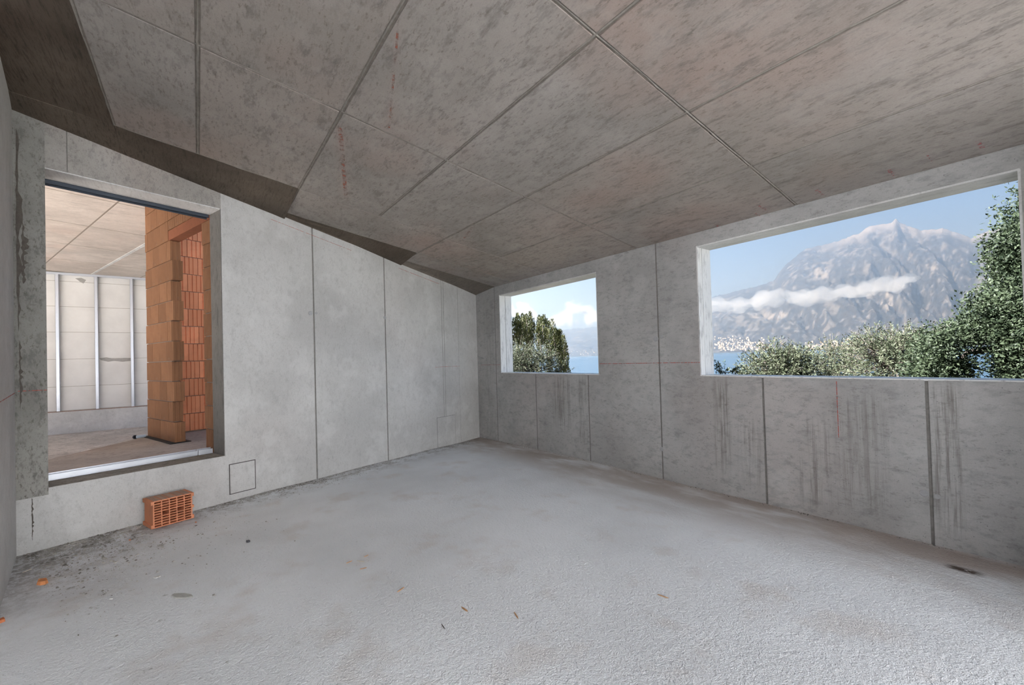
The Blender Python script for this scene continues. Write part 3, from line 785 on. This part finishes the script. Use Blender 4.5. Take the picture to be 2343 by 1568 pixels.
# ------------------------------------------------------------------ outdoors
LAKE_Z = -5.0
g = G('garden_earth'); MAT['earth'] = g.out(g.mix(g.noise(3,6,.7), (.10,.10,.06), (.20,.17,.12)), .95)
gy = [(-60,4.05,-.45),(40,4.05,-.45),(40,15,-.6),(-60,15,-.6)]; gl = [(-60,40,LAKE_Z-2),(40,40,LAKE_Z-2)]
o = MB().add(gy+gl, [(0,1,2,3),(3,2,5,4)]).obj('garden', MAT['earth'], fix=False); tag(o, 'garden slope between the house and the lake', 'garden', kind='structure')
g = G('lake_water')
wv = g.math('ADD', g.noise(.5,5,.6,g.scaled((1,.35,1),rot=(0,0,.6))), g.math('MULTIPLY', g.noise(.05,3,.6), 2.))
MAT['water'] = g.out(g.mix(g.noise(.01,4,.6,g.scaled((.4,1,1),rot=(0,0,.5))), (.010,.030,.052), (.018,.045,.075)), .25, .5, nor=g.bump(wv, .5, .4))
lk = MB(); RL = 9000
o = lk.add([(-9500,30,LAKE_Z),(6000,30,LAKE_Z),(6000,9500,LAKE_Z),(-9500,9500,LAKE_Z)], [(0,1,2,3)]).obj('lake', MAT['water'], fix=False)
tag(o, 'calm blue lake below the windows', 'lake', kind='structure')

# mountain across the lake
PROF = [(960,790),(1040,778),(1100,772),(1200,762),(1300,753),(1366,748),(1450,736),(1560,704),(1623,682),(1670,669),(1717,657),(1747,652),(1771,641),(1781,625.6),(1801,602),(1824,584),
 (1841,570.5),(1861,564),(1904,555.5),(1934,544),(1964,535),(1984,520),(1998,514),(2028,512),(2041,509),(2046,503),(2050,500),(2054,503),(2058,508.7),(2078,517),(2108,527),(2140,524),(2158,523),(2185,532),(2222,544),
 (2245,534),(2279,525),(2312,512),(2343,495),(2420,470),(2520,480),(2650,520),(2850,600),(3200,690)]
def vnoise(x, y, seed=0):
    xi, yi = np.floor(x).astype(int), np.floor(y).astype(int); xf, yf = x-xi, y-yi
    def hsh(a, b):
        n = (a*374761393+b*668265263+seed*362437) & 0xffffffff
        n = ((n ^ (n >> 13))*1274126177) & 0xffffffff
        return ((n ^ (n >> 16)) & 0xffff)/65535.
    u, v = xf*xf*(3-2*xf), yf*yf*(3-2*yf)
    return (hsh(xi,yi)*(1-u)+hsh(xi+1,yi)*u)*(1-v)+(hsh(xi,yi+1)*(1-u)+hsh(xi+1,yi+1)*u)*v
def fbm(x, y, o=5, seed=0):
    s, a, t = 0, .5, 0
    for k in range(o): s = s+a*vnoise(x*2**k, y*2**k, seed+k); t += a; a *= .55
    return s/t
def mountain():
    NU, NV = 520, 150
    px = np.linspace(980, 3100, NU)
    prof = np.interp(px, [p[0] for p in PROF], [p[1] for p in PROF])
    prof = prof+(fbm(px/9., px*0+3, 4)-.5)*6
    D = np.array([ray(a, b) for a, b in zip(px, prof)]); hz = np.hypot(D[:,0], D[:,1]); tan = D[:,2]/hz
    ux, uy = D[:,0]/hz, D[:,1]/hz
    near = np.interp(px, [1000,1400,1640,2000,2500,3100], [6800,5200,3700,3300,3000,3000])
    far = near+np.interp(px, [1000,1500,1800,2300,3100], [3500,2800,3000,2600,2600])
    V = np.zeros((NV, NU, 3)); rock = np.zeros((NV, NU)); lf = np.linspace(0, 1.25, NV)
    for j, t in enumerate(lf):
        r = near+(far-near)*t
        X, Y = ux*r, uy*r
        zr_ = H+tan*far
        tt = min(t, 1)
        sh = .06*tt+.94*tt**1.25 if t <= 1 else 1-(t-1)*1.6
        gul = fbm(px/48.+.6*t*5, np.full(NU, t*4.2), 6, 5)-.5
        fine = fbm(px/10., np.full(NU, t*30.), 4, 9)-.5
        env = 4*tt*(1-tt) if t <= 1 else 0
        z = LAKE_Z-1+(zr_-LAKE_Z)*sh+env*(zr_*.30*gul+45*fine)+env*0
        r2 = r+env*np.abs(gul)*700
        V[j,:,0], V[j,:,1], V[j,:,2] = ux*r2, uy*r2, np.maximum(z, LAKE_Z-1+t*60) if t <= 1 else z
        cl = fbm(px/26., np.full(NU, t*17.), 5, 21)
        cl2 = fbm(px/9., np.full(NU, t*48.), 4, 33)
        rk = np.maximum(np.clip((cl-.64)/.08, 0, 1)*.4, np.clip((cl2-.60)/.08, 0, 1)*.45)
        rk = np.maximum(rk, np.clip((V[j,:,2]/np.maximum(zr_,1)-.88)/.10+(fine*1.2), 0, 1)*np.interp(px, [1850,1960,2400],[0,.8,.7]))
        # quarry faces and slopes cut above the far shore
        c = M3.T @ (V[j]-CAM).T
        qx = CX+FPX*c[0]/-c[2]; qy = CY-FPX*c[1]/-c[2]
        band = 738-.15*(qx-2100)*0
        q1 = ((qx > 2010) & (qx < 2112) & (qy > 790-.36*(qx-2000)) & (qy < 790-.10*(qx-2000)) & (qy > 733))
        q2 = ((qx > 2112) & (qx < 2240) & (np.abs(qy-(764-.27*(qx-2112))) < 7))
        q3 = ((qx > 1990) & (qx < 2060) & (np.abs(qy-(785)) < 6))
        q4 = ((qx > 2095) & (qx < 2160) & (np.abs(qy-788) < 10))
        rk = np.where(q1 | q2 | q3 | q4, 1.0-.5*np.clip((.45-fbm(qx/9., qy/14., 4, 3))*6, 0, 1), rk)
        q5 = ((np.hypot((qx-1760)/45., (qy-722)/9.) < 1) | (np.hypot((qx-2132)/16., (qy-610)/9.) < 1) | (np.hypot((qx-1880)/20., (qy-625)/14.) < 1) | (np.hypot((qx-2030)/14., (qy-690)/20.) < 1))
        rk = np.where(q5, np.clip((fbm(qx/7., qy/7., 4, 8)-.35)*4, 0, .9), rk)
        rock[j] = rk
    mb = MB(); mb.v = [tuple(p) for p in V.reshape(-1, 3)]
    mb.f = [(j*NU+i, j*NU+i+1, (j+1)*NU+i+1, (j+1)*NU+i) for j in range(NV-1) for i in range(NU-1)]
    me = mb.mesh('mountain', True, False)
    at_ = me.attributes.new('rock', 'FLOAT', 'POINT'); at_.data.foreach_set('value', rock.reshape(-1).astype(np.float32))
    g = G('mountain_forest')
    rk = g.n('Attribute', {'attribute_name': 'rock'}).outputs['Fac']
    c = g.mix(g.ramp(g.noise(.012,6,.65), .35,.65), (.008,.009,.010), (.017,.015,.014))
    c = g.mix(g.ramp(g.noise(.05,4,.7), .55,.7,0,.5), c, (.028,.025,.023))
    c = g.mix(rk, c, (.12,.108,.098))
    me.materials.append(g.out(c, .95, .1, nor=g.bump(g.noise(.03,6,.7), .9, 30)))
    o = link('mountain', me); tag(o, 'hazy forested mountain with pale cliffs across the lake', 'mountain', kind='structure')
    return V, px
MV, MPX = mountain()
# far shore villages: house-sized boxes too small to tell apart
def town():
    mb = MB(); G_ = MV.reshape(-1, 3)
    c = M3.T @ (G_-CAM).T; qx = CX+FPX*c[0]/-c[2]; qy = CY-FPX*c[1]/-c[2]
    def drop(n, x0, x1, y0, y1):
        m = np.where((qx > x0) & (qx < x1) & (qy > y0) & (qy < y1))[0]
        if len(m) == 0: return
        for _ in range(n):
            p = G_[m[R_.randrange(len(m))]]+np.array([R_.uniform(-30,30), R_.uniform(-30,30), 0])
            a, b, hh = R_.uniform(4,8), R_.uniform(4,8), R_.uniform(4,8); th = R_.random()*3
            u = np.array([math.cos(th),math.sin(th),0])*a; v = np.array([-math.sin(th),math.cos(th),0])*b
            mb.box(p-u-v-UP*4, 2*u, 2*v, UP*(hh+6))
    drop(190, 1640, 1765, 784, 803); drop(70, 1640, 1790, 770, 790); drop(90, 1850, 1960, 782, 802); drop(60, 1940, 2100, 776, 800); drop(40, 1650, 1660, 775, 800)
    drop(40, 1290, 1366, 800, 816)
    o = mb.obj('village', plain('village_walls', (.24,.205,.17), .9, var=.25, sc=.02), fix=False)
    tag(o, 'pale village houses scattered along the far shore', 'village', kind='stuff')
town()

# haze over the lake
hm = bpy.data.materials.new('lake_haze'); hm.use_nodes = True; ht = hm.node_tree; ht.nodes.clear()
vo = ht.nodes.new('ShaderNodeVolumeScatter'); vo.inputs['Color'].default_value = (.62,.78,1,1); vo.inputs['Density'].default_value = 2.45e-4; vo.inputs['Anisotropy'].default_value = .86
ho = ht.nodes.new('ShaderNodeOutputMaterial'); ht.links.new(vo.outputs[0], ho.inputs['Volume'])
o = MB().aabb((-11000,500,LAKE_Z-3), (9000,11000,1700)).obj('haze', hm)
tag(o, 'blue haze hanging over the lake in front of the mountain', 'haze', kind='stuff')

# clouds: closed puffy bodies of scattering vapour
def cloud(name, blobs, vox, dens, label, group=None):
    mb = MB()
    for (c, r) in blobs:
        bm = bmesh.new(); bmesh.ops.create_icosphere(bm, subdivisions=2, radius=1)
        vs = [tuple(np.array(c)+np.array(v.co)*np.array(r)*R_.uniform(.93,1.07)) for v in bm.verts]; fs = [tuple(v.index for v in f.verts) for f in bm.faces]
        bm.free(); mb.add(vs, fs)
    m = bpy.data.materials.get('cloud_vapour_%g' % dens)
    if not m:
        m = bpy.data.materials.new('cloud_vapour_%g' % dens); m.use_nodes = True; t = m.node_tree; t.nodes.clear()
        v = t.nodes.new('ShaderNodeVolumeScatter'); v.inputs['Color'].default_value = (1,1,1,1); v.inputs['Density'].default_value = dens; v.inputs['Anisotropy'].default_value = .7
        oo = t.nodes.new('ShaderNodeOutputMaterial'); t.links.new(v.outputs[0], oo.inputs['Volume'])
    ob = mb.obj(name, m, fix=False)
    md = ob.modifiers.new('union', 'REMESH'); md.mode = 'VOXEL'; md.voxel_size = vox; md.use_smooth_shade = True
    tx = bpy.data.textures.new('puff', 'CLOUDS'); tx.noise_scale = vox*5.5; tx.noise_depth = 3
    dp = ob.modifiers.new('puff', 'DISPLACE'); dp.texture = tx; dp.strength = vox*4.0; dp.mid_level = .55; dp.texture_coords = 'GLOBAL'
    tag(ob, label, 'cloud', group)
    return ob
def bank(pts, dist, scale):
    bl = []
    for (x, y, r) in pts:
        for k in range(7):
            p = at(x+R_.uniform(-14,14), y+R_.uniform(-.7,.7)*r, dist+R_.uniform(-60,60)); rr = r*scale*R_.uniform(.45,1.0)
            bl.append((p, (rr*1.25, rr*1.1, rr*.8)))
    return bl
sc_ = 3050/1250.
cloud('low_cloud', bank([(1600,705,20),(1635,704,19),(1665,701,18),(1695,697,17),(1725,692,16),(1748,684,18),(1770,683,17),(1790,686,10)], 2950, sc_), 12, .010,
      'pale low cloud bank lying across the lower left flank of the mountain')
cloud('low_cloud', bank([(1812,682,15),(1835,683,19),(1862,684,18),(1890,676,17),(1920,670,15),(1950,665,16),(1980,658,15),(2010,652,15),(2040,647,15),(2065,642,13),(2085,640,9)], 2850, sc_), 12, .010,
      'long narrow white cloud crossing the middle of the mountain')
s9 = 6500/1250.
def cumulus(x, y, w_, h_, n, dist=6500, sc=s9):
    bl = []
    for _ in range(n):
        a = R_.uniform(-1,1); b = R_.random()*(1-abs(a)**2)
        p = at(x+a*w_, y-b*h_, dist+R_.uniform(-250,250)); rr = R_.uniform(9,15)*sc*(1.1-.45*b)
        bl.append((p, (rr*1.15, rr*1.15, rr)))
    return bl
cloud('cumulus_cloud', cumulus(1325,738,62,54,60), 34, .007, 'tall white cumulus cloud behind the dark conifer')
cloud('cumulus_cloud', cumulus(1168,728,60,48,44,6900), 34, .007, 'white cumulus cloud beside the reveal of the small window')

# ------------------------------------------------------------------ trees and shrubs
def leaf_mat(name, a, b, tr=.25):
    g = G(name); rnd = g.noise(9,3,.6)
    c = g.mix(g.ramp(rnd,.35,.65), a, b)
    d = g.n('BsdfPrincipled', Base_Color=c, Roughness=.6); d.inputs['Specular IOR Level'].default_value = .25
    t = g.n('BsdfTranslucent', Color=c); m = g.n('MixShader', i0=tr, i1=d.outputs[0], i2=t.outputs[0])
    g.t.links.new(m.outputs[0], g.o.inputs[0]); return g.m
MAT['olive'] = leaf_mat('olive_leaf', (.035,.05,.022), (.11,.125,.07))
MAT['olive2'] = leaf_mat('grey_olive_leaf', (.034,.046,.026), (.115,.13,.085))
MAT['oak'] = leaf_mat('evergreen_leaf', (.014,.024,.013), (.045,.062,.034))
MAT['conif'] = leaf_mat('conifer_leaf', (.028,.040,.014), (.085,.092,.035), .15)
MAT['bark'] = plain('grey_bark', (.10,.085,.075), .95, var=.4, sc=20, bump=.6)
def leaves(P, T, L, W, mat, name, parent):
    n = len(P); T = T/np.linalg.norm(T, axis=1, keepdims=True)
    rv = RNG.normal(size=(n,3)); S_ = np.cross(T, rv); S_ /= np.linalg.norm(S_, axis=1, keepdims=True)+1e-9
    L = L*RNG.uniform(.7,1.25,(n,1)); W = W*RNG.uniform(.7,1.25,(n,1))
    V = np.stack([P, P+T*L*.5+S_*W*.5, P+T*L, P+T*L*.5-S_*W*.5], 1).reshape(-1,3)
    me = bpy.data.meshes.new(name); me.from_pydata(V.tolist(), [], np.arange(4*n).reshape(n,4).tolist()); me.materials.append(mat)
    return link(name, me, parent)
def shrub(name, base, top_pts, ntw, lpt, LL, LW_, mat, label, cat, spread=.28, group=None, trunk_r=.02):
    """Twigs fan out from the base to crown clumps; each twig carries leaves along its outer part."""
    base = np.array(base); o = link(name, None); o.location = base; tag(o, label, cat, group)
    br = MB(); Ps, Ts = [], []
    for (c, r) in top_pts:
        c = np.array(c)-base
        m = c*.5+np.array([R_.uniform(-.1,.1),R_.uniform(-.1,.1),.1])
        br.tube([np.array([0,0,-.05]), m, c], [trunk_r, trunk_r*.6, trunk_r*.3], 5)
        k = int(ntw*4.2*r[0]*r[2]/.25)
        for _ in range(max(6, k)):
            d = RNG.normal(size=3); d /= np.linalg.norm(d); rad = RNG.random()**.45
            e_ = c+d*np.array(r)*rad
            s0 = c*1.
            tw = e_-s0; tl = np.linalg.norm(tw)+1e-6
            dirn = tw/tl+np.array([0,0,.35]); dirn /= np.linalg.norm(dirn)
            ln = spread*RNG.uniform(.6,1.3)
            q0, q1 = e_-dirn*ln*.5, e_+dirn*ln*.5
            if RNG.random() < .35: br.tube([s0, q0, q1], [.004,.003,.0015], 3)
            ts = RNG.random(lpt); P = q0+(q1-q0)*ts[:,None]
            T = dirn+RNG.normal(size=(lpt,3))*.75
            Ps.append(P); Ts.append(T)
    br.obj('branches', MAT['bark'], o, fix=False)
    leaves(np.concatenate(Ps), np.concatenate(Ts), LL, LW_, mat, 'foliage', o)
    return o
def clump(x, y, d, rx, rz, ry=None):
    p = at(x, y, d); k = d/1000.
    return (p, (rx*k, (ry or rx)*k, rz*k))
def gnd(x, d): 
    p = at(x, 860, d); return (p[0], p[1], -.5)
shrub('shrub', gnd(1655,6.0), [clump(1660,852,6.0,26,20), clump(1645,835,6.0,10,16), clump(1683,840,6.0,8,18), clump(1650,905,6,30,40)], 55, 14, .035,.011, MAT['olive'], 'small sparse green shrub just outside the white reveal of the wide window', 'shrub', .12, trunk_r=.008)
shrub('olive_shrub', gnd(1790,7.0), [clump(1790,850,7.0,80,55), clump(1745,860,7.0,55,40), clump(1830,850,7.0,55,45), clump(1770,818,7.0,38,24), clump(1815,815,7.,34,22), clump(1785,910,7,80,40)], 120, 15, .042,.011, MAT['olive2'], 'dense rounded olive shrub rising above the wide sill beside open lake', 'shrub', .2)
shrub('olive_shrub', gnd(1910,9.6), [clump(1905,850,9.6,55,50), clump(1900,812,9.6,28,32), clump(1935,830,9.6,40,40), clump(1900,910,9.6,60,40)], 95, 13, .040,.010, MAT['olive2'], 'loose thin olive shrub between two denser shrubs before the mountain', 'shrub', .24)
shrub('olive_shrub', gnd(2040,7.9), [clump(2040,830,7.9,80,60), clump(2000,800,7.9,40,32), clump(2055,785,7.9,38,30), clump(2095,825,7.9,45,45), clump(2040,905,7.9,85,40)], 120, 15, .042,.011, MAT['olive2'], 'tall olive shrub in front of the pale quarry across the lake', 'shrub', .22)
def big_tree():
    d = 6.2; base = np.array(gnd(2385, d)); base[2] = -.5
    o = link('evergreen_tree', None); o.location = base
    tag(o, 'large dark evergreen tree with a low side branch outside the wide window', 'tree')
    br = MB(); w_ = lambda x, y, dd=0: at(x, y, d+dd)-base
    br.tube([np.array([0,0,-.1]), w_(2385,950), w_(2375,800), w_(2390,640), w_(2400,500)], [.14,.11,.09,.06,.03], 8)
    br.tube([w_(2376,810), w_(2320,782), w_(2285,796), w_(2245,803), w_(2215,806), w_(2195,825)], [.06,.045,.035,.03,.025,.012], 7)
    br.tube([w_(2378,760), w_(2330,720), w_(2280,690)], [.05,.03,.012], 6)
    br.obj('trunk', MAT['bark'], o, fix=False)
    cl = [(2330,560,34,34),(2305,600,22,30),(2350,630,45,40),(2325,680,40,34),(2290,700,26,24),(2235,695,16,12),(2215,686,10,7),(2300,740,45,36),(2255,740,34,24),(2210,762,34,28),(2165,780,36,28),(2130,795,26,26),
          (2345,740,40,50),(2350,800,40,50),(2332,835,28,36),(2322,855,18,16),(2345,870,34,30),(2195,835,26,20),(2160,835,30,28),(2175,858,32,18),(2135,850,34,30),(2235,768,26,16),(2400,560,60,60),(2410,680,70,70),(2420,800,70,70),(2390,480,50,50),
          (2110,830,26,26)]
    Ps, Ts = [], []
    for (x, y, rx, rz) in cl:
        c = at(x, y, d+R_.uniform(-.35,.35))-base; r = np.array([rx,rx,rz])*d/1000.
        for _ in range(int(rx*rz*.20)):
            dd = RNG.normal(size=3); dd /= np.linalg.norm(dd); e_ = c+dd*r*RNG.random()**.4
            q = RNG.normal(size=3)*.5+dd*.6+np.array([0,0,.2]); q /= np.linalg.norm(q)
            k = 9; P = e_+q*np.linspace(-.07,.09,k)[:,None]+RNG.normal(size=(k,3))*.012
            Ps.append(P); Ts.append(q+RNG.normal(size=(k,3))*.8)
    leaves(np.concatenate(Ps), np.concatenate(Ts), .034, .015, MAT['oak'], 'foliage', o)
big_tree()
def conifer():
    d = 12.; base = np.array(gnd(1200, d)); o = link('conifer', None); o.location = base
    tag(o, 'broad dark conifer with upright plumes outside the small window', 'tree')
    br = MB(); Ps, Ts = [], []
    plumes = []
    prof = [(1060,700),(1120,702),(1172,706),(1190,716),(1210,712),(1225,722),(1242,718),(1256,738),(1262,724),(1272,744),(1284,750),(1290,762),(1296,785),(1301,830),(1303,870)]
    for k in range(170):
        x = R_.uniform(1050,1298); top = np.interp(x, [p[0] for p in prof], [p[1] for p in prof])
        y = top+abs(R_.gauss(0,1))*55*(k > 40)+R_.uniform(0,14)
        dd = d+R_.uniform(-.7,.9)
        plumes.append((x, y, dd))
    for x, y, dd in plumes:
        tp = at(x, y, dd)-base; ln = R_.uniform(.5,.9); bt = tp-np.array([R_.uniform(-.06,.06),R_.uniform(-.06,.06),ln])
        br.tube([bt, tp], [.012,.003], 3)
        n = 230; t = RNG.random(n)**.8; rad = .085*np.sin(np.pi*(.12+.86*t))**.8
        an = RNG.random(n)*6.283
        P = bt+(tp-bt)*t[:,None]+np.stack([np.cos(an)*rad, np.sin(an)*rad, np.zeros(n)],1)*RNG.random((n,1))**.4
        T = np.stack([np.cos(an)*.45, np.sin(an)*.45, np.ones(n)],1)+RNG.normal(size=(n,3))*.2
        Ps.append(P); Ts.append(T)
    br.tube([np.array([0,0,-.1]), at(1200,820,d)-base], [.15,.06], 7)
    br.obj('branches', MAT['bark'], o, fix=False)
    leaves(np.concatenate(Ps), np.concatenate(Ts), .075, .018, MAT['conif'], 'foliage', o)
conifer()
shrub('olive_shrub', gnd(1215,8.0), [clump(1215,840,8.,62,44), clump(1185,815,8.,40,30), clump(1240,815,8.,34,28), clump(1275,850,8.,30,36), clump(1160,840,8.,40,40), clump(1220,900,8,70,40)], 110, 15, .040,.010, MAT['olive2'], 'silvery olive shrub in front of the dark conifer', 'shrub', .26)
